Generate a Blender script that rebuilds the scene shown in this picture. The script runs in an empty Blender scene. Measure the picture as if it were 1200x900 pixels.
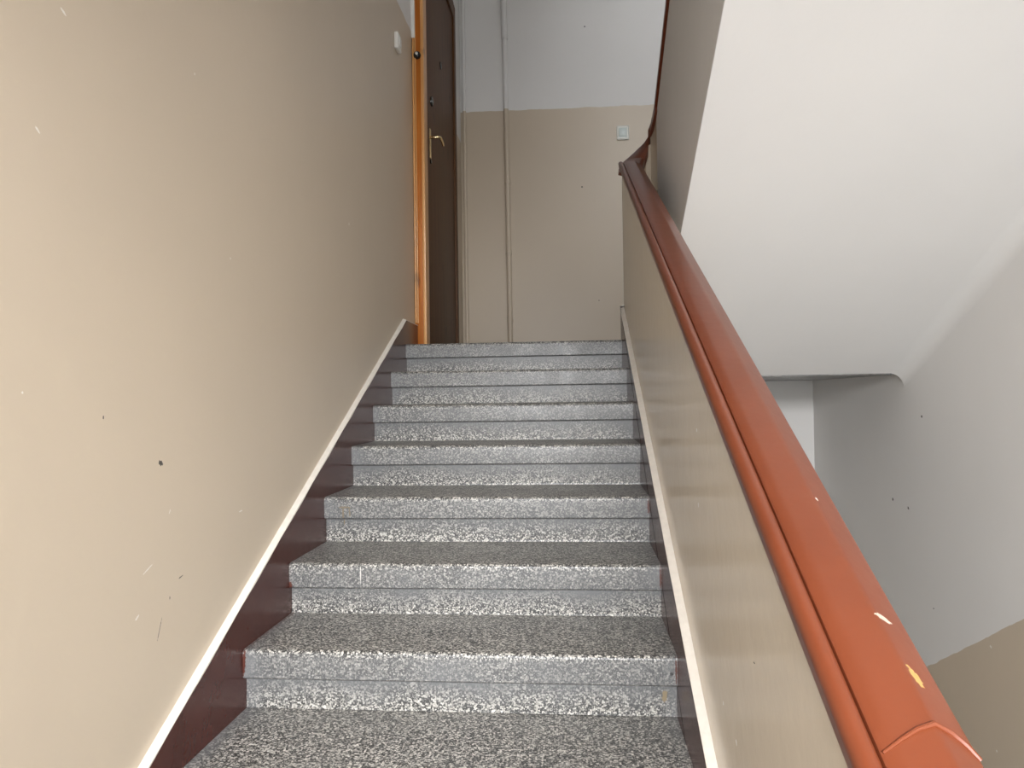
import bpy, bmesh, math
from mathutils import Vector, Matrix

scene = bpy.context.scene
C = scene.collection

# ------------------------------------------------------------------ camera
EYE = 1.451
YAW, PITCH, ROLL, FPX = 0.0852, 0.0193, 0.0144, 860.0
cy, sy = math.cos(YAW), math.sin(YAW)
fwd, right, up = Vector((-sy, cy, 0)), Vector((cy, sy, 0)), Vector((0, 0, 1))
f2 = fwd * math.cos(PITCH) + up * math.sin(PITCH)
u2 = up * math.cos(PITCH) - fwd * math.sin(PITCH)
r3 = right * math.cos(ROLL) - u2 * math.sin(ROLL)
u3 = u2 * math.cos(ROLL) + right * math.sin(ROLL)
cd = bpy.data.cameras.new('camera')
cd.sensor_width = 36.0
cd.lens = FPX / 1200 * 36.0
cd.clip_start = 0.02
cam = bpy.data.objects.new('camera', cd)
C.objects.link(cam)
cam.matrix_world = Matrix(((r3.x, u3.x, -f2.x, 0), (r3.y, u3.y, -f2.y, 0), (r3.z, u3.z, -f2.z, EYE), (0, 0, 0, 1)))
scene.camera = cam

# ------------------------------------------------------------------ world, window light, exposure
world = bpy.data.worlds.new('world')
scene.world = world
world.use_nodes = True
world.node_tree.nodes['Background'].inputs[0].default_value = (0.80, 0.90, 1.0, 1)
world.node_tree.nodes['Background'].inputs[1].default_value = 1.0

WIN = [(-0.68, 1.58, 0.15, 2.42), (-0.30, 1.58, 4.00, 6.30)]     # x0, x1, z0, z1 of the stairwell windows
WY = -0.80                                                        # inner face of the wall behind the camera
# daylight: one sheet just outside the glass of each half-landing window, and the open sky before the lower one
DAYLIGHT = [
    ('window_half_landing_offscreen', (0.45, WY - 0.34, 1.285), (90, 0, 0), 2.26, 2.27, 84, (1.0, 0.99, 0.975)),
    ('sky_half_landing_offscreen', (0.45, WY - 1.3, 2.9), (56, 0, 0), 3.0, 2.0, 930, (0.98, 0.985, 1.0)),
    ('window_upper_half_landing_offscreen', (0.64, WY - 0.34, 5.15), (90, 0, 0), 1.88, 2.3, 200, (0.95, 0.97, 1.0)),
]
for nm, loc, rot, sx, sz, e, colr in DAYLIGHT:
    ld = bpy.data.lights.new(nm, 'AREA')
    ld.shape = 'RECTANGLE'
    ld.size, ld.size_y = sx, sz
    ld.energy = e
    ld.color = colr
    lo = bpy.data.objects.new(nm, ld)
    C.objects.link(lo)
    lo.location = loc
    lo.rotation_euler = [math.radians(q) for q in rot]

vs = scene.view_settings
vs.view_transform = 'Standard'
vs.look = 'None'
vs.gamma = 1.0
vs.use_curve_mapping = False
vs.exposure = 0.0

# ------------------------------------------------------------------ material helpers
def new_mat(name):
    m = bpy.data.materials.new(name)
    m.use_nodes = True
    nt = m.node_tree
    return m, nt, nt.nodes['Principled BSDF']

def N(nt, t, **kw):
    n = nt.nodes.new(t)
    for k, v in kw.items():
        setattr(n, k, v)
    return n

def setin(nt, sock, v):
    if isinstance(v, bpy.types.NodeSocket):
        nt.links.new(v, sock)
    elif v is not None:
        sock.default_value = v

def math_(nt, op, a, b=None, c=None, clamp=False):
    n = N(nt, 'ShaderNodeMath', operation=op, use_clamp=clamp)
    for i, v in enumerate((a, b, c)):
        setin(nt, n.inputs[i], v)
    return n.outputs[0]

def vmath(nt, op, a, b=None):
    n = N(nt, 'ShaderNodeVectorMath', operation=op)
    setin(nt, n.inputs[0], a)
    setin(nt, n.inputs[1], b)
    return n

def mix(nt, fac, a, b):
    n = N(nt, 'ShaderNodeMix', data_type='RGBA')
    setin(nt, n.inputs[0], fac)
    setin(nt, n.inputs[6], a)
    setin(nt, n.inputs[7], b)
    return n.outputs[2]

def rgb(*c):
    return (*c, 1.0)

def noise(nt, vec, scale, detail=3.0, rough=0.5):
    n = N(nt, 'ShaderNodeTexNoise')
    setin(nt, n.inputs['Vector'], vec)
    n.inputs['Scale'].default_value = scale
    n.inputs['Detail'].default_value = detail
    n.inputs['Roughness'].default_value = rough
    return n.outputs['Fac']

def maprange(nt, v, a, b, c=0.0, d=1.0):
    n = N(nt, 'ShaderNodeMapRange')
    setin(nt, n.inputs[0], v)
    for i, x in enumerate((a, b, c, d)):
        n.inputs[i + 1].default_value = x
    return n.outputs[0]

def position(nt):
    return N(nt, 'ShaderNodeNewGeometry').outputs['Position']

def bump(nt, bsdf, height, strength, dist=0.01):
    b = N(nt, 'ShaderNodeBump')
    b.inputs['Strength'].default_value = strength
    b.inputs['Distance'].default_value = dist
    nt.links.new(height, b.inputs['Height'])
    nt.links.new(b.outputs[0], bsdf.inputs['Normal'])

def marks(nt, pos, col, items):
    """scratches and chips: (p, q, half width, normal axis, colour) - an ellipse along p-q on a flat surface"""
    wob = maprange(nt, noise(nt, pos, 260, 2), 0.3, 0.7, -0.6, 0.6)
    for p, q, w, nrm, c in items:
        p, q = Vector(p), Vector(q)
        mid, a = (p + q) / 2, (q - p)
        L = max(a.length / 2, w)
        a = a.normalized() if a.length > 1e-6 else Vector((0.0, 0.0, 1.0))
        b = Vector(nrm).cross(a).normalized()
        d = vmath(nt, 'SUBTRACT', pos, tuple(mid)).outputs[0]
        u = vmath(nt, 'DOT_PRODUCT', d, tuple(a / L)).outputs['Value']
        v = vmath(nt, 'DOT_PRODUCT', d, tuple(b / w)).outputs['Value']
        r = math_(nt, 'ADD', math_(nt, 'MULTIPLY', u, u), math_(nt, 'MULTIPLY_ADD', v, v, wob))
        col = mix(nt, math_(nt, 'LESS_THAN', r, 1.0), col, rgb(*c))
    return col

BEIGE = (0.585, 0.495, 0.385)
WHITE = (0.78, 0.765, 0.745)
DARKM, LIGHTM = (0.09, 0.08, 0.07), (0.78, 0.74, 0.68)

def wall_material(name, line=None, items=(), beige=BEIGE, white=WHITE, gloss=0.38):
    """line(nt, x, y, z) gives a socket that is > 0 in the oil-painted beige dado"""
    m, nt, b = new_mat(name)
    pos = position(nt)
    sep = N(nt, 'ShaderNodeSeparateXYZ')
    nt.links.new(pos, sep.inputs[0])
    big = noise(nt, pos, 1.6, 3)
    fine = noise(nt, pos, 38, 4, 0.6)
    def tint(c, k):
        return mix(nt, maprange(nt, big, 0.3, 0.7), rgb(*[x * (1 - k) for x in c]), rgb(*[min(1, x * (1 + k)) for x in c]))
    wcol = tint(white, 0.02)
    if line is None:
        col, rough = wcol, 0.85
        fac = None
    else:
        d = line(nt, sep.outputs[0], sep.outputs[1], sep.outputs[2])
        d = math_(nt, 'ADD', d, maprange(nt, noise(nt, pos, 9, 3), 0.3, 0.7, -0.004, 0.004))
        fac = math_(nt, 'GREATER_THAN', d, 0.0)
        col = mix(nt, fac, wcol, tint(beige, 0.025))
        rough = maprange(nt, fac, 0, 1, 0.85, gloss)
    col = marks(nt, pos, col, items)
    nt.links.new(col, b.inputs['Base Color'])
    setin(nt, b.inputs['Roughness'], rough)
    b.inputs['Specular IOR Level'].default_value = 0.4
    h = math_(nt, 'ADD', math_(nt, 'MULTIPLY', noise(nt, pos, 14, 3), 0.9), math_(nt, 'MULTIPLY', fine, 0.25))
    bump(nt, b, h, 0.10, 0.012)
    return m

def simple(name, col, rough=0.5, metal=0.0, var=0.06, vscale=12, bumps=0.0, coat=0.0, spec=0.5):
    m, nt, b = new_mat(name)
    pos = position(nt)
    n = noise(nt, pos, vscale, 3)
    c = mix(nt, maprange(nt, n, 0.3, 0.7), rgb(*[x * (1 - var) for x in col]), rgb(*[min(1, x * (1 + var)) for x in col]))
    nt.links.new(c, b.inputs['Base Color'])
    b.inputs['Roughness'].default_value = rough
    b.inputs['Metallic'].default_value = metal
    b.inputs['Coat Weight'].default_value = coat
    b.inputs['Specular IOR Level'].default_value = spec
    if bumps:
        bump(nt, b, noise(nt, pos, 30, 3), bumps, 0.01)
    return m

# ------------------------------------------------------------------ dimensions (metres)
T, R = 0.29, 0.143
S = R / T
Y0 = 3.4415                       # nosing of the top step
ZL2 = 12 * R                      # door landing
ZL1, ZM2, ZL3 = -12 * R, 24 * R, 36 * R
XWL, XWR = -0.815, 1.685          # left and right wall faces
YB = 5.375                        # wall behind the door landing
XSL, XSR = -0.80, 0.222           # skirting faces at both ends of the steps
XPL, XPR = 0.239, 0.328           # parapet of the flight in front
XUL, XUR = 0.417, 0.500           # parapet of the flight above
FASC = 0.069                      # thickness of a tread slab
OVER = 0.020
def pitch(y):                     # nosing line of the flight in front
    return ZL2 + S * (y - Y0)
def soffit(y):                    # underside of the flight above
    return EYE + 0.100 + S * (3.93 - y)
ROOF = 6.7

# ------------------------------------------------------------------ paint lines on the walls
def line_left(nt, x, y, z):
    lim = math_(nt, 'MINIMUM', math_(nt, 'MULTIPLY_ADD', y, S, 3.355 - S * 3.2), 3.355)
    return math_(nt, 'SUBTRACT', lim, z)
def line_back(nt, x, y, z):
    top = math_(nt, 'MULTIPLY_ADD', x, -0.006, 3.577)
    upper = math_(nt, 'MINIMUM', math_(nt, 'SUBTRACT', top, z), math_(nt, 'SUBTRACT', z, ZL2 - 0.1))
    lower = math_(nt, 'SUBTRACT', ZL1 + 1.70, z)
    return math_(nt, 'MAXIMUM', upper, lower)
def line_right(nt, x, y, z):
    low = math_(nt, 'MAXIMUM', math_(nt, 'MULTIPLY_ADD', y, -0.591, 0.161 + 0.591 * 3.675), ZL1 + 1.70)
    return math_(nt, 'SUBTRACT', low, z)
def line_all(nt, x, y, z):
    return math_(nt, 'ADD', z, 50.0)

LN, PN = (1, 0, 0), (-1, 0, 0)
def dk(p, q, w): return (p, q, w, LN, DARKM)
def wh(p, q, w): return (p, q, w, LN, LIGHTM)
M_left = wall_material('left_wall_paint', line_left, [
    dk((-.815, 1.208, 1.431), (-.815, 1.208, 1.425), .0018), dk((-.815, 1.377, 1.336), (-.815, 1.392, 1.330), .005),
    dk((-.815, 1.446, 1.091), (-.815, 1.463, 1.094), .0013), dk((-.815, 1.414, 1.064), (-.815, 1.414, 1.058), .0015),
    dk((-.815, 1.386, 1.031), (-.815, 1.368, .987), .001),
    wh((-.815, 1.104, 2.091), (-.815, 1.118, 2.083), .0022), wh((-.815, 1.048, 1.877), (-.815, 1.058, 1.869), .002),
    wh((-.815, 1.523, 2.171), (-.815, 1.523, 2.165), .002), wh((-.815, 1.321, 1.128), (-.815, 1.355, 1.142), .0013),
    wh((-.815, 1.297, 1.050), (-.815, 1.310, 1.058), .0018), wh((-.815, 1.413, 1.229), (-.815, 1.419, 1.238), .0013),
    wh((-.815, 2.620, 2.103), (-.815, 2.619, 2.093), .004), wh((-.815, 1.685, 1.798), (-.815, 1.685, 1.792), .002),
    wh((-.815, 1.021, 1.472), (-.815, 1.021, 1.468), .002), wh((-.815, 1.720, 1.185), (-.815, 1.738, 1.186), .0015)])
M_parapet = wall_material('parapet_oil_paint', line_all, [
    wh((.245, 1.479, 1.386), (.245, 1.480, 1.379), .004), wh((.245, 1.476, 1.240), (.245, 1.477, 1.231), .003),
    wh((.245, 1.167, .921), (.245, 1.162, .913), .004), dk((.245, 1.042, 1.083), (.245, 1.033, 1.084), .001),
    wh((.245, 1.261, .938), (.245, 1.261, .934), .003)], gloss=0.22)
M_back = wall_material('back_wall_paint', line_back, [
    ((.115, 5.375, 4.180), (.115, 5.375, 4.172), .006, (0, 1, 0), (.25, .24, .24)),
    ((.074, 5.375, 2.991), (.080, 5.375, 2.991), .006, (0, 1, 0), DARKM),
    ((.185, 5.375, 2.155), (.189, 5.375, 2.155), .004, (0, 1, 0), DARKM)])
M_right = wall_material('right_wall_paint', line_right, [
    dk((1.685, 4.10, .884), (1.685, 4.09, .878), .008), dk((1.685, 3.92, .866), (1.685, 3.905, .857), .006),
    dk((1.685, 3.67, .424), (1.685, 3.67, .418), .004), wh((1.685, 3.195, .406), (1.685, 3.183, .398), .005),
    wh((1.685, 3.166, -.009), (1.685, 3.166, -.013), .005), dk((1.685, 3.75, 1.335), (1.685, 3.735, 1.331), .006)])
M_soffit = wall_material('whitewash', None)

# ------------------------------------------------------------------ mesh helpers
def tag(o, label=None, cat=None, group=None, kind=None):
    for k, v in (('label', label), ('category', cat), ('group', group), ('kind', kind)):
        if v:
            o[k] = v
    return o

def build(name, bm, mat, parent=None, smooth=False):
    bmesh.ops.recalc_face_normals(bm, faces=bm.faces)
    me = bpy.data.meshes.new(name)
    bm.to_mesh(me)
    bm.free()
    me.materials.append(mat)
    if smooth:
        for p in me.polygons:
            p.use_smooth = True
        me.set_sharp_from_angle(angle=math.radians(38))
    o = bpy.data.objects.new(name, me)
    C.objects.link(o)
    if parent:
        o.parent = parent
        o.matrix_parent_inverse = parent.matrix_world.inverted() if parent.type != 'EMPTY' else Matrix.Translation(-parent.location)
    return o

def empty(name, loc):
    o = bpy.data.objects.new(name, None)
    o.location = loc
    o.empty_display_size = 0.1
    C.objects.link(o)
    return o

def add_box(bm, x0, x1, y0, y1, z0, z1, bev=0.0, seg=2):
    b = bmesh.new()
    bmesh.ops.create_cube(b, size=1.0)
    for v in b.verts:
        v.co = Vector(((x0 + x1) / 2 + v.co.x * (x1 - x0), (y0 + y1) / 2 + v.co.y * (y1 - y0), (z0 + z1) / 2 + v.co.z * (z1 - z0)))
    if bev:
        bmesh.ops.bevel(b, geom=b.edges[:], offset=bev, segments=seg, profile=0.5, affect='EDGES')
    me = bpy.data.meshes.new('tmp')
    b.to_mesh(me)
    b.free()
    bm.from_mesh(me)
    bpy.data.meshes.remove(me)

def box(name, x0, x1, y0, y1, z0, z1, mat, parent=None, bev=0.0, seg=2):
    bm = bmesh.new()
    add_box(bm, x0, x1, y0, y1, z0, z1, bev, seg)
    return build(name, bm, mat, parent, smooth=bev > 0)

def add_prism(bm, poly, x0, x1):
    """closed (y, z) outline extruded along x"""
    a = [bm.verts.new((x0, y, z)) for y, z in poly]
    b = [bm.verts.new((x1, y, z)) for y, z in poly]
    n = len(poly)
    for i in range(n):
        bm.faces.new((a[i], a[(i + 1) % n], b[(i + 1) % n], b[i]))
    bm.faces.new(a)
    bm.faces.new(b[::-1])

def prism(name, poly, x0, x1, mat, parent=None):
    bm = bmesh.new()
    add_prism(bm, poly, x0, x1)
    return build(name, bm, mat, parent)

def add_rings(bm, rings, closed=True):
    vs_ = [[bm.verts.new(p) for p in r] for r in rings]
    n = len(rings[0])
    for a, b in zip(vs_, vs_[1:]):
        for i in range(n):
            bm.faces.new((a[i], a[(i + 1) % n], b[(i + 1) % n], b[i]))
    if closed:
        bm.faces.new(vs_[0][::-1])
        bm.faces.new(vs_[-1])

def add_tube(bm, pts, r, seg=14):
    pts = [Vector(p) for p in pts]
    rings = []
    for i, p in enumerate(pts):
        t = (pts[min(i + 1, len(pts) - 1)] - pts[max(i - 1, 0)]).normalized()
        ref = Vector((0, 0, 1)) if abs(t.z) < 0.9 else Vector((1, 0, 0))
        a = t.cross(ref).normalized()
        b = t.cross(a)
        rr = r[i] if isinstance(r, (list, tuple)) else r
        rings.append([p + (a * math.cos(k * 2 * math.pi / seg) + b * math.sin(k * 2 * math.pi / seg)) * rr for k in range(seg)])
    add_rings(bm, rings)

def tube(name, pts, r, mat, parent=None, seg=14):
    bm = bmesh.new()
    add_tube(bm, pts, r, seg)
    return build(name, bm, mat, parent, smooth=True)

# ------------------------------------------------------------------ the shell
BOT = ZL1 - 0.3
YF = WY
tag(box('wall_left', XWL - 0.25, XWL, YF - 0.3, YB + 0.25, BOT, ROOF, M_left), kind='structure')
tag(box('wall_right', XWR, XWR + 0.25, YF - 0.3, YB + 0.25, BOT, ROOF, M_right), kind='structure')
tag(box('wall_back', XWL, XWR, YB, YB + 0.25, BOT, ROOF, M_back), kind='structure')
tag(box('ceiling', XWL - 0.25, XWR + 0.25, YF - 0.3, YB + 0.25, ROOF, ROOF + 0.2, M_soffit), kind='structure')
# wall behind the camera with its two window openings
bm = bmesh.new()
wx0, wx1 = WIN[0][0], WIN[0][1]
add_box(bm, XWL, wx0, YF - 0.3, YF, BOT, ROOF)
add_box(bm, wx1, XWR, YF - 0.3, YF, BOT, ROOF)
for a, b in ((BOT, WIN[0][2]), (WIN[0][3], WIN[1][2]), (WIN[1][3], ROOF)):
    add_box(bm, wx0, wx1, YF - 0.3, YF, a, b)
tag(build('wall_front', bm, M_soffit), kind='structure')

M_frame_white = simple('white_window_paint', (0.75, 0.74, 0.71), 0.4)
m, nt, b = new_mat('window_glass')
tr = N(nt, 'ShaderNodeBsdfTransparent')
gl = N(nt, 'ShaderNodeBsdfGlossy')
gl.inputs['Roughness'].default_value = 0.02
fr = N(nt, 'ShaderNodeFresnel')
mx = N(nt, 'ShaderNodeMixShader')
nt.links.new(fr.outputs[0], mx.inputs[0])
nt.links.new(tr.outputs[0], mx.inputs[1])
nt.links.new(gl.outputs[0], mx.inputs[2])
nt.links.new(mx.outputs[0], nt.nodes['Material Output'].inputs['Surface'])
M_glass = m
for i, (x0, x1, z0, z1) in enumerate(WIN):
    yw = WY - 0.2
    bm = bmesh.new()
    xm = (x0 + x1) / 2
    for a in ((x0, x0 + .06, z0, z1), (x1 - .06, x1, z0, z1), (x0 + .06, x1 - .06, z0, z0 + .06), (x0 + .06, x1 - .06, z1 - .06, z1), (xm - .04, xm + .04, z0 + .06, z1 - .06)):
        add_box(bm, a[0], a[1], yw - .03, yw + .03, a[2], a[3])
    w = tag(build('window_%d' % (i + 1), bm, M_frame_white), kind='structure')
    for a, b_ in ((x0 + .06, xm - .04), (xm + .04, x1 - .06)):
        box('pane', a, b_, yw - .003, yw + .003, z0 + .06, z1 - .06, M_glass, w)
    box('sill', x0 - .05, x1 + .05, WY - .16, WY + .05, z0 - .03, z0 + .005, M_frame_white, w, bev=.006)

# ------------------------------------------------------------------ terrazzo
STAINS = [
    ((-.063, 3.4415, 1.695), (-.068, 3.4415, 1.655), .012, (0, 1, 0), (.10, .105, .105)),
    ((-.755, 2.2815, 1.112), (-.715, 2.2815, 1.112), .003, (0, 1, 0), (.16, .13, .09)),
    ((-.739, 2.2815, 1.112), (-.739, 2.2815, 1.075), .003, (0, 1, 0), (.16, .13, .09)),
    ((-.719, 2.2815, 1.112), (-.717, 2.2815, 1.080), .0025, (0, 1, 0), (.16, .13, .09)),
    ((-.741, 2.3015, 1.073), (-.741, 2.3015, 1.055), .0022, (0, 1, 0), (.17, .13, .08)),
    ((-.597, 1.9915, .995), (-.597, 1.9915, .945), .0016, (0, 1, 0), (.50, .49, .46)),
    ((.209, 1.7015, .823), (.209, 1.7015, .815), .004, (0, 1, 0), (.03, .03, .03)),
    ((.196, 1.7215, .775), (.193, 1.7215, .748), .006, (0, 1, 0), (.22, .17, .10)),
    ((.219, 1.7015, .855), (.219, 1.7015, .80), .0022, (0, 1, 0), (.075, .02, .012)),
    ((.2195, 1.9915, .995), (.2195, 1.9915, .94), .0025, (0, 1, 0), (.075, .02, .012)),
    ((.219, 2.2815, 1.14), (.219, 2.2815, 1.09), .003, (0, 1, 0), (.075, .02, .012)),
    ((-.796, 1.7015, .86), (-.799, 1.7015, .80), .004, (0, 1, 0), (.075, .02, .012)),
    ((-.797, 1.9915, .95), (-.797, 1.9915, .93), .005, (0, 1, 0), (.075, .02, .012)),
]
def terrazzo(name, kind):
    m, nt, b = new_mat(name)
    geo = N(nt, 'ShaderNodeNewGeometry')
    pos = geo.outputs['Position']
    tc = N(nt, 'ShaderNodeTexCoord')
    so = N(nt, 'ShaderNodeSeparateXYZ')
    nt.links.new(tc.outputs['Object'], so.inputs[0])
    sn = N(nt, 'ShaderNodeSeparateXYZ')
    nt.links.new(geo.outputs['True Normal'], sn.inputs[0])
    def chips(scale, thr):
        v = N(nt, 'ShaderNodeTexVoronoi')
        v.inputs['Scale'].default_value = scale
        nt.links.new(pos, v.inputs['Vector'])
        sc = N(nt, 'ShaderNodeSeparateColor')
        nt.links.new(v.outputs['Color'], sc.inputs[0])
        on = math_(nt, 'GREATER_THAN', sc.outputs[0], thr)
        inside = math_(nt, 'LESS_THAN', v.outputs['Distance'], 0.62)
        return math_(nt, 'MULTIPLY', on, inside), sc.outputs[1]
    a, av = chips(225, 0.50)
    c2, cv = chips(380, 0.55)
    matrix = mix(nt, noise(nt, pos, 40, 2), rgb(.022, .022, .021), rgb(.05, .049, .047))
    chip = mix(nt, av, rgb(.22, .212, .19), rgb(.64, .617, .567))
    chip2 = mix(nt, cv, rgb(.12, .12, .115), rgb(.34, .33, .31))
    col = mix(nt, c2, matrix, chip2)
    col = mix(nt, a, col, chip)
    n1 = noise(nt, pos, 7, 4, 0.6)
    n2 = noise(nt, vmath(nt, 'MULTIPLY', pos, (1.0, 1.0, 0.25)).outputs[0], 30, 3, 0.6)
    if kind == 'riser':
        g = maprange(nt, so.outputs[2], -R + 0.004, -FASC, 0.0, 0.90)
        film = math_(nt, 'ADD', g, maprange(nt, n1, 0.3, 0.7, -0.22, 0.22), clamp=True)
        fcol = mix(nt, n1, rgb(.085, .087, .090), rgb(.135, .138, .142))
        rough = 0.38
    else:
        top = math_(nt, 'GREATER_THAN', sn.outputs[2], 0.6)
        edge = maprange(nt, so.outputs[1], 0.0, 0.03, 1.0, 0.0)
        ftop = math_(nt, 'MULTIPLY', maprange(nt, n1, 0.35, 0.75, 0.0, 0.22), math_(nt, 'SUBTRACT', 1.0, edge))
        nose = maprange(nt, so.outputs[2], -0.018, -0.004, 0.0, 0.55)
        ffr = math_(nt, 'SUBTRACT', maprange(nt, n1, 0.3, 0.7, 0.50, 0.78), nose, clamp=True)
        film = mix(nt, top, ffr, ftop)
        fcol = mix(nt, n1, rgb(.085, .087, .090), rgb(.135, .138, .142))
        rough = maprange(nt, n1, 0.3, 0.7, 0.30, 0.46)
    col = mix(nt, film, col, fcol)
    # cement smears where the skirting was painted up to the steps
    ends = math_(nt, 'MAXIMUM', maprange(nt, so.outputs[0], XSL, XSL + 0.05, 1, 0), maprange(nt, so.outputs[0], XSR - 0.05, XSR, 0, 1))
    grime = math_(nt, 'MULTIPLY', ends, maprange(nt, n1, 0.35, 0.65, 0.1, 0.85))
    col = mix(nt, grime, col, rgb(.16, .163, .166))
    col = marks(nt, pos, col, STAINS)
    nt.links.new(col, b.inputs['Base Color'])
    setin(nt, b.inputs['Roughness'], rough)
    b.inputs['Specular IOR Level'].default_value = 0.5
    bump(nt, b, math_(nt, 'ADD', n2, math_(nt, 'MULTIPLY', a, 0.15)), 0.10, 0.004)
    return m
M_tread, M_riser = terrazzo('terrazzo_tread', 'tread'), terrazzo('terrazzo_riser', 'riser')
M_floor = M_tread

# landings and neighbouring flights
tag(box('floor', XWL, XWR, YF, Y0 - 11 * T + OVER, -0.2, 0.0, M_floor), kind='structure')
bm = bmesh.new()
add_box(bm, XWL, XPR, Y0 + 0.315, YB, EYE + 0.095, ZL2)
add_box(bm, XPR, XWR, 3.93, YB, EYE + 0.095, ZL2)
tag(build('floor_door_landing', bm, M_floor), kind='structure')
tag(box('floor_lower_landing', XWL, XWR, 3.45, YB, ZL1 - 0.17, ZL1, M_floor), kind='structure')
tag(box('floor_upper_half_landing', XWL, XWR, YF, 0.50, ZM2 - 0.17, ZM2, M_soffit), kind='structure')
tag(box('floor_upper_landing', XWL, XWR, Y0, YB, ZL3 - 0.17, ZL3, M_soffit), kind='structure')

# the flight above on the right: smooth whitewashed underside rounded into the wall
prof = [(3.93, EYE + 0.100), (0.46, soffit(0.46)), (0.46, ZM2)]
y, z = 0.54, ZM2
for i in range(12):
    prof += [(y, z), (y, z - R)]
    y, z = y + T, z - R
prof += [(3.93, ZL2)]
tag(prism('ceiling_flight_above', prof, XUL + 0.0015, XWR, M_soffit), kind='structure')
# plaster cove where that underside meets the right wall
bm = bmesh.new()
rc = 0.075
rings = []
for yy in (3.93, 0.46):
    zc = soffit(yy)
    ring = [(XWR + 0.01, yy, zc + 0.02)]
    for k in range(9):
        a = math.pi / 2 * k / 8
        ring.append((XWR - rc + rc * math.sin(a), yy, zc - rc + rc * math.cos(a) + 0.001))
    ring.append((XWR + 0.01, yy, zc - rc))
    rings.append(ring)
add_rings(bm, rings)
tag(build('trim_1', bm, M_soffit, smooth=True), kind='structure')

# third flight over the one in front and the flight going down on the right
def flight(name, y_start, z_start, n, sgn, x0, x1, mat):
    top = []
    y, z = y_start, z_start
    for i in range(n):
        top += [(y, z), (y, z + sgn * R)] if sgn > 0 else [(y, z), (y, z - R)]
        z += sgn * R
        y += T
    under = [(y - T + .02, z - 0.30), (y_start + .02, z_start - 0.30)] if sgn > 0 else [(y - T, z - 0.30), (y_start, z_start - 0.25)]
    return tag(prism(name, top + under, x0, x1, mat), kind='structure')
flight('ceiling_third_flight', 0.27, ZM2, 12, 1, XWL, XPR, M_soffit)
flight('floor_flight_down', 0.30, 0.0, 12, -1, XUL, XWR, M_tread)

# ------------------------------------------------------------------ the flight in front: terrazzo treads and risers
stair = empty('staircase', (-0.29, Y0 - 11 * T, 0))
tag(stair, 'flight of speckled grey terrazzo steps rising between two maroon skirtings to the door landing', 'staircase')

def slab_outline():
    pts = [(T + OVER + 0.03, 0.0)]
    r = 0.011
    for k in range(6):
        a = math.pi / 2 * k / 5
        pts.append((r - r * math.sin(a), -r + r * math.cos(a)))
    pts += [(0.001, -FASC + 0.004), (0.005, -FASC), (T + OVER + 0.03, -FASC)]
    return pts
def tread_mesh():
    bm = bmesh.new()
    add_prism(bm, slab_outline(), XSL - 0.006, XSR + 0.006)
    bmesh.ops.recalc_face_normals(bm, faces=bm.faces)
    me = bpy.data.meshes.new('tread')
    bm.to_mesh(me)
    bm.free()
    me.materials.append(M_tread)
    for p in me.polygons:
        p.use_smooth = True
    me.set_sharp_from_angle(angle=math.radians(30))
    return me
def riser_mesh():
    bm = bmesh.new()
    o, pr = OVER, []
    pr = [(o + 0.05, -FASC), (o, -FASC), (o - 0.001, -R + 0.006), (o - 0.002, -R), (o + 0.05, -R)]
    add_prism(bm, pr, XSL - 0.006, XSR + 0.006)
    bmesh.ops.recalc_face_normals(bm, faces=bm.faces)
    me = bpy.data.meshes.new('riser')
    bm.to_mesh(me)
    bm.free()
    me.materials.append(M_riser)
    return me
tm, rm = tread_mesh(), riser_mesh()
for k in range(11, -1, -1):
    t = bpy.data.objects.new('tread', tm)
    C.objects.link(t)
    t.parent = stair
    wob = 0.0012 * math.sin(k * 2.3)
    t.location = Vector((0, Y0 - k * T + wob, ZL2 - k * R + 0.6 * wob)) - stair.location
    rs = bpy.data.objects.new('riser', rm)
    C.objects.link(rs)
    rs.parent = t
# sloping slab that carries the steps
bm = bmesh.new()
add_prism(bm, [(Y0 - 11 * T + 0.03, -0.02), (Y0 + 0.315, ZL2 - R - 0.0), (Y0 + 0.315, ZL2 - R - 0.12), (Y0 - 11 * T + 0.03, -0.20)], XSL, XSR)
build('stair_slab', bm, M_soffit, stair)

# ------------------------------------------------------------------ skirtings beside the steps
def maroon_paint():
    m, nt, b = new_mat('maroon_gloss_paint')
    pos = position(nt)
    n = noise(nt, pos, 9, 4, 0.6)
    c = mix(nt, maprange(nt, n, 0.3, 0.7), rgb(.058, .018, .014), rgb(.076, .025, .020))
    nt.links.new(c, b.inputs['Base Color'])
    b.inputs['Roughness'].default_value = 0.24
    b.inputs['Specular IOR Level'].default_value = 0.35
    bump(nt, b, noise(nt, pos, 16, 3), 0.16, 0.008)
    return m
M_maroon = maroon_paint()
M_ledge = simple('bare_plaster_ledge', (0.74, 0.69, 0.62), 0.8, var=0.05, vscale=40, bumps=0.3)

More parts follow.
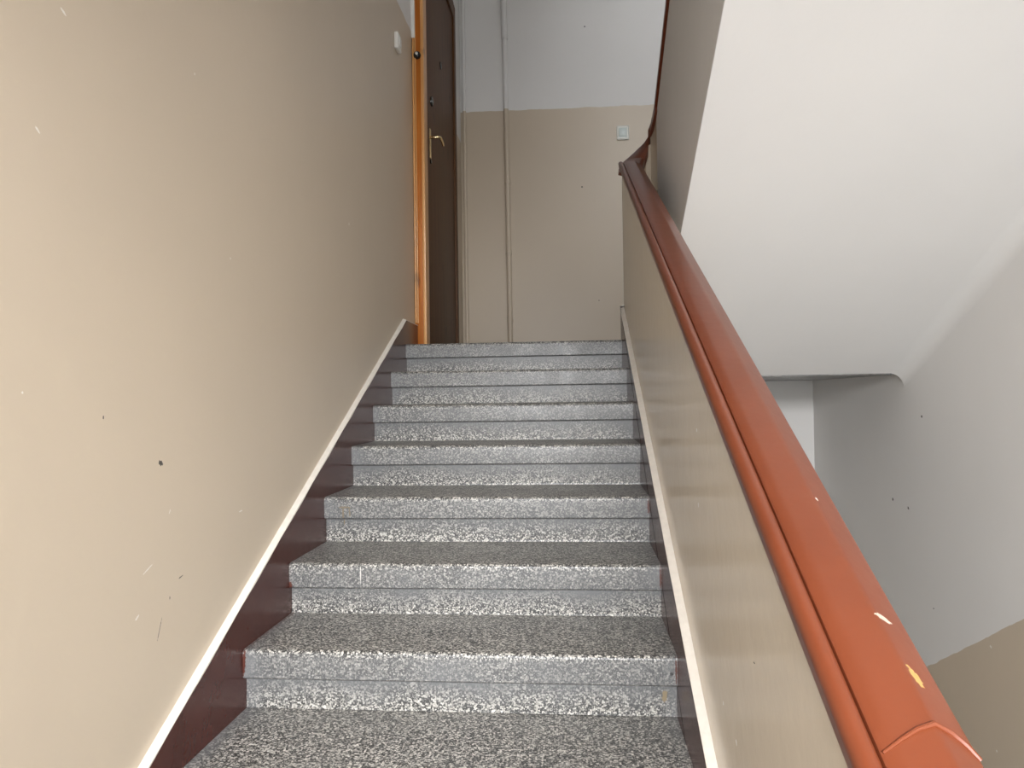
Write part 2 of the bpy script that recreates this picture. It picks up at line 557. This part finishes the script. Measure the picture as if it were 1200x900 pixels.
def skirting(name, x_face, x_wall, h, y_end, z_flat, y_flat_end):
    """board with its upper edge parallel to the nosings, then level along the landing; pale bevelled ledge on top"""
    ys = Y0 - 11 * T
    yk = Y0 + (z_flat - h - ZL2) / S                      # where the slope turns level
    top = [(ys, pitch(ys) + h), (yk, z_flat), (y_flat_end, z_flat)]
    low = [(y_flat_end, ZL2 - 0.02), (Y0 + .25, ZL2 - R), (ys + .1, -0.04), (ys, -0.02)]
    o = prism(name, top + low, min(x_face, x_wall), max(x_face, x_wall), M_maroon)
    tag(o, kind='structure')
    bm = bmesh.new()
    rings = []
    n = 40
    path = [(ys + (yk - ys) * i / n, pitch(ys + (yk - ys) * i / n) + h) for i in range(n + 1)] + [(y_flat_end, z_flat)]
    for i, (yy, zz) in enumerate(path):
        w = 0.0016 * math.sin(i * 1.9) + 0.0012 * math.sin(i * 4.3)
        inx = x_wall - x_face
        fx = x_face - 0.0012 * (1 if inx > 0 else -1)
        rings.append([(fx, yy, zz - 0.003 + w), (fx, yy, zz + 0.001), (x_wall, yy, zz + 0.0065), (x_wall, yy, zz - 0.010)])
    add_rings(bm, rings)
    build('ledge', bm, M_ledge, o)
    return o
skirting('baseboard_left', XSL, XWL, 0.110, Y0, ZL2 + 0.117, 3.719)
skirting('baseboard_right', XSR, XPL, 0.122, Y0, ZL2 + 0.165, 3.505)

# ------------------------------------------------------------------ parapets
def rail_low(y):                   # underside of the rail along the flight in front
    return EYE + 1.074 - 0.012 + S * (y - Y0)
def rail_up(y):                    # well-side upper edge of the rail of the flight above
    return EYE + 1.385 + S * (3.64 - y)
ys = Y0 - 11 * T - 0.02
par = prism('wall_parapet', [(ys, pitch(ys) - 0.35), (ys, rail_low(ys) + .004), (3.50, rail_low(3.50) + .004), (3.50, ZL2 - 0.30)], XPL, XPR, M_parapet)
tag(par, kind='structure')
# rounded end of the parapet on the landing: turns across the well to the flight above
def ring_at(x, y, z0, z1, dx, dy, h):
    nx, ny = -dy, dx
    return [(x + nx * h, y + ny * h, z0), (x + nx * h, y + ny * h, z1), (x - nx * h, y - ny * h, z1), (x - nx * h, y - ny * h, z0)]
WR = [(.2835, 3.50, 1.060), (.287, 3.60, 1.115), (.312, 3.70, 1.180), (.350, 3.755, 1.243), (.395, 3.765, 1.300), (.432, 3.745, 1.338), (.4545, 3.69, 1.362), (.4585, 3.60, 1.388)]
def path_dirs(pts):
    out = []
    for i in range(len(pts)):
        a, b = pts[max(i - 1, 0)], pts[min(i + 1, len(pts) - 1)]
        d = Vector((b[0] - a[0], b[1] - a[1]))
        d.normalize()
        out.append(d)
    return out
bm = bmesh.new()
rings = []
for (x, y, z), d in zip(WR, path_dirs(WR)):
    rings.append(ring_at(x, y, ZL2 - 0.15, EYE + z - 0.028, d.x, d.y, 0.0415))
add_rings(bm, rings)
build('parapet_turn', bm, M_parapet, par, smooth=True)
up_par = prism('wall_parapet_above', [(3.68, soffit(3.68) + .0015), (0.44, soffit(0.44) + .0015), (0.44, rail_up(0.44) - .04), (3.62, rail_up(3.62) - .04), (3.68, rail_up(3.68) - .06)], XUL, XUR, M_soffit)
tag(up_par, kind='structure')

# ------------------------------------------------------------------ handrail
def rail_paint(name, edge):
    m, nt, b = new_mat(name)
    pos = position(nt)
    n = noise(nt, pos, 6, 4, 0.6)
    c = mix(nt, maprange(nt, n, 0.3, 0.7), rgb(.118, .027, .0095), rgb(.138, .033, .012))
    up_ = (0.0, -S, 1.0)
    nn = Vector(up_).normalized()
    items = [
        ((.300, .785, 1.22), (.318, .782, 1.218), .004, nn, (.40, .33, .26)),
        ((.309, .727, 1.19), (.3125, .706, 1.182), .0042, nn, (.34, .205, .06)),
        ((.306, .973, 1.31), (.306, .968, 1.31), .0016, nn, (.55, .50, .45)),
        ((.242, 1.108, 1.378), (.242, 1.103, 1.376), .002, nn, (.55, .50, .45)),
        ((.335, .950, 1.30), (.335, .946, 1.30), .0022, nn, (.12, .06, .04)),
    ]
    if edge:
        items = []
        for i, (yy, ln) in enumerate(((1.02, .02), (1.08, .012), (.92, .03), (.85, .02), (1.16, .01), (1.35, .02), (.78, .035))):
            items.append(((.2235, yy, EYE + 1.066 + S * (yy - Y0)), (.2235, yy + ln, EYE + 1.066 + S * (yy + ln - Y0)), .0022, (1, 0, 0), (.34, .27, .23) if i % 2 else (.08, .06, .05)))
    c = marks(nt, pos, c, items)
    nt.links.new(c, b.inputs['Base Color'])
    b.inputs['Roughness'].default_value = 0.36
    b.inputs['Specular IOR Level'].default_value = 0.5
    bump(nt, b, noise(nt, pos, 22, 3), 0.10, 0.006)
    return m
M_rail = rail_paint('orange_brown_gloss_paint', False)
M_rail_edge = rail_paint('chipped_edge_paint', True)

# cross-section: (x offset from stair-side edge, height over the lower edge line)
def bead_prof():
    pts = []
    for k in range(9):
        a = math.pi * (1.12 - 1.0 * k / 8)
        pts.append((0.0115 + 0.0115 * math.cos(a), 0.004 + 0.012 * math.sin(a)))
    return pts + [(0.0228, -0.016), (0.003, -0.016)]
def top_prof():
    return [(0.0225, -0.020), (0.0232, 0.004), (0.0245, 0.0095), (0.0275, 0.0120), (0.045, 0.0135), (0.074, 0.0136), (0.079, 0.0128),
            (0.083, 0.0105), (0.108, -0.0075), (0.112, -0.0110), (0.1148, -0.0160), (0.1148, -0.045), (0.108, -0.050), (0.0225, -0.050)]
def swept(name, prof, y0, y1, n, mat, parent, mirror=False, jog=0.0):
    bm = bmesh.new()
    rings = []
    for i in range(n + 1):
        y = y0 + (y1 - y0) * i / n
        wv = 0.0006 * math.sin(y * 5.1)
        if mirror:
            rings.append([(XUL - 0.012 + 0.1148 - px, y, rail_up(y) + pz + .013 + wv) for px, pz in prof])
        else:
            rings.append([(XSR + 0.001 + px, y, EYE + 1.074 + S * (y - Y0) + pz + wv + jog) for px, pz in prof])
    add_rings(bm, rings)
    return build(name, bm, mat, parent, smooth=True)
rail = empty('handrail', (.28, Y0, EYE + 1.07))
tag(rail, 'orange-brown painted wooden handrail with grooved edge, capping the solid parapet beside the steps', 'handrail')
YJ = 0.655
swept('rail', top_prof(), YJ, 3.51, 24, M_rail, rail)
swept('edge_bead', bead_prof(), 0.24, 3.495, 24, M_rail_edge, rail)
swept('lower_rail', top_prof(), 0.24, YJ, 4, M_rail, rail)
# filled joint ridge across the rail
bm = bmesh.new()
jp = [(.026, .012, .636), (.045, .0140, .646), (.062, .0143, .655), (.078, .0135, .661), (.092, .0045, .663), (.104, -.004, .661), (.113, -.0115, .656)]
add_tube(bm, [(XSR + .001 + a, yy, EYE + 1.074 + S * (yy - Y0) + b_) for a, b_, yy in jp], [.0012, .0018, .0022, .0030, .0034, .0030, .0022], 8)
build('joint_ridge', bm, M_rail, rail, smooth=True)
# turn at the landing
bm = bmesh.new()
rings = []
WT = [(.2797, 3.47, 1.082)] + [(x if i not in (0,) else .2797, y, z + .004) for i, (x, y, z) in enumerate(WR)] + [(.4625, 3.56, 1.412)]
for i, ((x, y, z), d) in enumerate(zip(WT, path_dirs(WT))):
    nx, ny = -d.y, d.x
    h = .0574
    pr = [(h, -.011), (h, -.006), (h - .006, .002), (h - .02, .008), (0, .010), (-h + .02, .008), (-h + .006, .002), (-h, -.006), (-h, -.045)]
    rings.append([(x + nx * a, y + ny * a, EYE + z + b_) for a, b_ in pr])
add_rings(bm, rings[1:4])
build('landing_turn', bm, M_rail, rail, smooth=True)
bm = bmesh.new()
add_rings(bm, rings[3:])
build('rising_turn', bm, M_rail, rail, smooth=True)
swept('upper_rail', top_prof() , 3.62, 0.44, 20, M_rail, rail, mirror=True)

# ------------------------------------------------------------------ door on the landing
def wood(name, c0, c1, scale, rough, gloss=0.3):
    m, nt, b = new_mat(name)
    pos = position(nt)
    st = vmath(nt, 'MULTIPLY', pos, (1.0, 1.0, 0.06)).outputs[0]
    n = noise(nt, st, scale, 5, 0.6)
    k = noise(nt, vmath(nt, 'MULTIPLY', pos, (1.0, 1.0, 0.45)).outputs[0], 13, 2, 0.5)
    c = mix(nt, maprange(nt, n, 0.3, 0.7), rgb(*c0), rgb(*c1))
    c = mix(nt, maprange(nt, k, 0.66, 0.74, 0.0, 0.65), c, rgb(*[x * .35 for x in c0]))
    nt.links.new(c, b.inputs['Base Color'])
    b.inputs['Roughness'].default_value = rough
    b.inputs['Coat Weight'].default_value = gloss
    b.inputs['Specular IOR Level'].default_value = 0.2 if gloss < 0.1 else 0.5
    b.inputs['Coat Roughness'].default_value = 0.25
    return m
M_pine = wood('varnished_pine', (.36, .105, .014), (.54, .18, .030), 45, 0.42, 0.06)
M_bead = wood('pale_pine_bead', (.58, .27, .08), (.72, .38, .14), 45, 0.4)
M_leaf = wood('brown_veneer', (.085, .036, .014), (.125, .056, .022), 30, 0.5, 0.0)
M_brass = simple('brass', (.80, .62, .34), 0.22, 1.0, 0.03)
M_black = simple('black_plastic', (.012, .012, .012), 0.22)
M_steel = simple('nickel', (.65, .64, .62), 0.25, 1.0, 0.02)
M_white_plastic = simple('white_plastic', (.78, .77, .73), 0.35, var=.03)

door = empty('door_1', (XWL, 4.4, ZL2))
tag(door, kind='structure')
DT = ZL2 + 2.36
XF = -0.757
jb = box('door_jamb', XWL, XF, 3.722, 3.825, ZL2, DT + .10, M_pine, door, bev=.004)
box('jamb_bead', XWL + .002, XWL + .012, 3.712, 3.722, ZL2 + .128, DT + .1, M_bead, jb, bev=.003)
box('jamb_bead', XWL + .014, XWL + .021, 3.714, 3.722, ZL2 + .128, DT + .1, M_bead, jb, bev=.002)
box('jamb_bead', XF - .013, XF + .003, 3.722 - .004, 3.80, ZL2, DT + .1, M_bead, jb, bev=.003)
box('paint_strip', XWL, XWL + .019, 3.706, 3.716, 3.325, DT + .1, M_frame_white, jb, bev=.003)
box('door_jamb', XWL, -.789, 4.945, 5.02, ZL2, DT + .10, M_leaf, door, bev=.004)
box('door_header', XWL, -.787, 3.825, 4.945, DT, DT + .10, M_leaf, door, bev=.004)
lf = box('door_leaf', XWL - .0, -.800, 3.825, 4.945, ZL2 + .008, DT, M_leaf, door, bev=.002)
box('backplate', -.800, -.796, 4.085, 4.125, 2.825, 2.992, M_brass, lf, bev=.0015)
bm = bmesh.new()
add_tube(bm, [(-.798, 4.105, 2.945), (-.775, 4.105, 2.945), (-.752, 4.106, 2.945), (-.744, 4.114, 2.945), (-.742, 4.13, 2.944), (-.742, 4.18, 2.941), (-.745, 4.225, 2.938)], [.010, .0085, .0085, .0085, .0085, .008, .007], 12)
build('lever_handle', bm, M_brass, lf, smooth=True)
bm = bmesh.new()
add_tube(bm, [(-.801, 4.149, 3.169), (-.790, 4.149, 3.169), (-.787, 4.149, 3.169)], [.028, .026, .016], 20)
build('lock_escutcheon', bm, M_black, lf, smooth=True)
bm = bmesh.new()
add_tube(bm, [(-.801, 4.105, 2.806), (-.792, 4.105, 2.806)], .012, 14)
build('keyhole', bm, M_black, lf, smooth=True)
bm = bmesh.new()
add_tube(bm, [(-.801, 4.47, 3.523), (-.795, 4.47, 3.523), (-.793, 4.47, 3.523)], [.024, .022, .012], 18)
build('peephole', bm, M_black, lf, smooth=True)

# black bell push on the pine jamb
bell = empty('bell_push', (-.786, 3.722, 3.235))
tag(bell, 'round black bell push on the orange pine door jamb', 'doorbell')
bm = bmesh.new()
add_tube(bm, [(-.786, 3.7215, 3.235), (-.786, 3.712, 3.235), (-.786, 3.704, 3.235), (-.786, 3.700, 3.235)], [.0195, .0195, .016, .010], 24)
build('housing', bm, M_black, bell, smooth=True)
bm = bmesh.new()
add_tube(bm, [(-.786, 3.702, 3.237), (-.786, 3.696, 3.237), (-.786, 3.694, 3.237)], [.0075, .007, .004], 16)
build('button', bm, M_white_plastic, bell, smooth=True)

# white bell button on the left wall
bb = empty('wall_button', (XWL, 3.40, 3.13))
tag(bb, 'small white plastic push button box on the beige left wall beside the pine jamb', 'switch')
box('housing', XWL, XWL + .020, 3.335, 3.405, 3.095, 3.172, M_white_plastic, bb, bev=.005, seg=3)
box('push_plate', XWL + .018, XWL + .0245, 3.35, 3.39, 3.115, 3.152, M_white_plastic, bb, bev=.002)

# light switch on the far wall
sw = empty('light_switch', (.379, YB, 3.374))
tag(sw, 'square cream light switch on the beige dado of the far wall', 'switch')
M_switch = simple('cream_plastic', (.80, .80, .74), 0.35, var=.02)
M_switch_grey = simple('pale_grey_plastic', (.60, .66, .63), 0.3, var=.02)
box('plate', .334, .424, YB - .014, YB, 3.322, 3.427, M_switch, sw, bev=.009, seg=3)
box('rocker', .349, .409, YB - .022, YB - .012, 3.345, 3.408, M_switch_grey, sw, bev=.003)
box('rocker_gap', .349, .409, YB - .0165, YB - .013, 3.338, 3.3455, M_switch_grey, sw)

# riser pipe on the far wall, painted over with the wall
M_pipe = wall_material('pipe_paint', line_back)
pp = empty('heating_pipe', (-.472, YB - .03, ZL2))
tag(pp, 'thin vertical pipe painted beige below and white above on the far wall', 'pipe')
tube('pipe', [(-.463, YB - .022, ZL2 - .0), (-.468, YB - .022, 3.0), (-.474, YB - .022, 4.12)], .0185, M_pipe, pp, 16)
tube('upper_pipe', [(-.4745, YB - .026, 4.11), (-.482, YB - .026, ZL3 - .16)], .0225, M_pipe, pp, 16)
for zc in (4.115, 3.044, 2.02, 2.52):
    xx = -.4625 - .005 * (zc - ZL2) / 1.15
    tube('coupling', [(xx, YB - .023, zc - .014), (xx, YB - .023, zc + .014)], .0225, M_pipe, pp, 16)
# narrow corner pipe beside the door
cp = empty('corner_pipe', (-.79, YB - .02, ZL2))
tag(cp, 'slim painted pipe in the corner between the brown door and the far wall', 'pipe')
tube('pipe', [(-.783, YB - .018, ZL2), (-.783, YB - .018, ZL3 - .165)], .013, M_pipe, cp, 14)
for zc in (2.3, 3.9):
    tube('clip', [(-.783, YB - .018, zc - .008), (-.783, YB - .018, zc + .008)], .0155, M_pipe, cp, 14)

# round lamp on the far wall
lamp = empty('wall_lamp', (.31, YB, 4.46))
tag(lamp, 'round opal wall lamp high on the white part of the far wall', 'lamp')
M_opal = simple('opal_glass', (.55, .54, .50), 0.25, var=.02)
bm = bmesh.new()
add_tube(bm, [(.31, YB, 4.487), (.31, YB - .03, 4.487)], [.085, .085], 28)
build('base', bm, M_frame_white, lamp, smooth=True)
bm = bmesh.new()
add_tube(bm, [(.31, YB - .028 - .12 * i / 8, 4.487) for i in range(9)], [.12 * math.sqrt(max(0.02, 1 - (max(0, (i - 1)) / 7.0) ** 2)) for i in range(9)], 32)
build('shade', bm, M_opal, lamp, smooth=True)
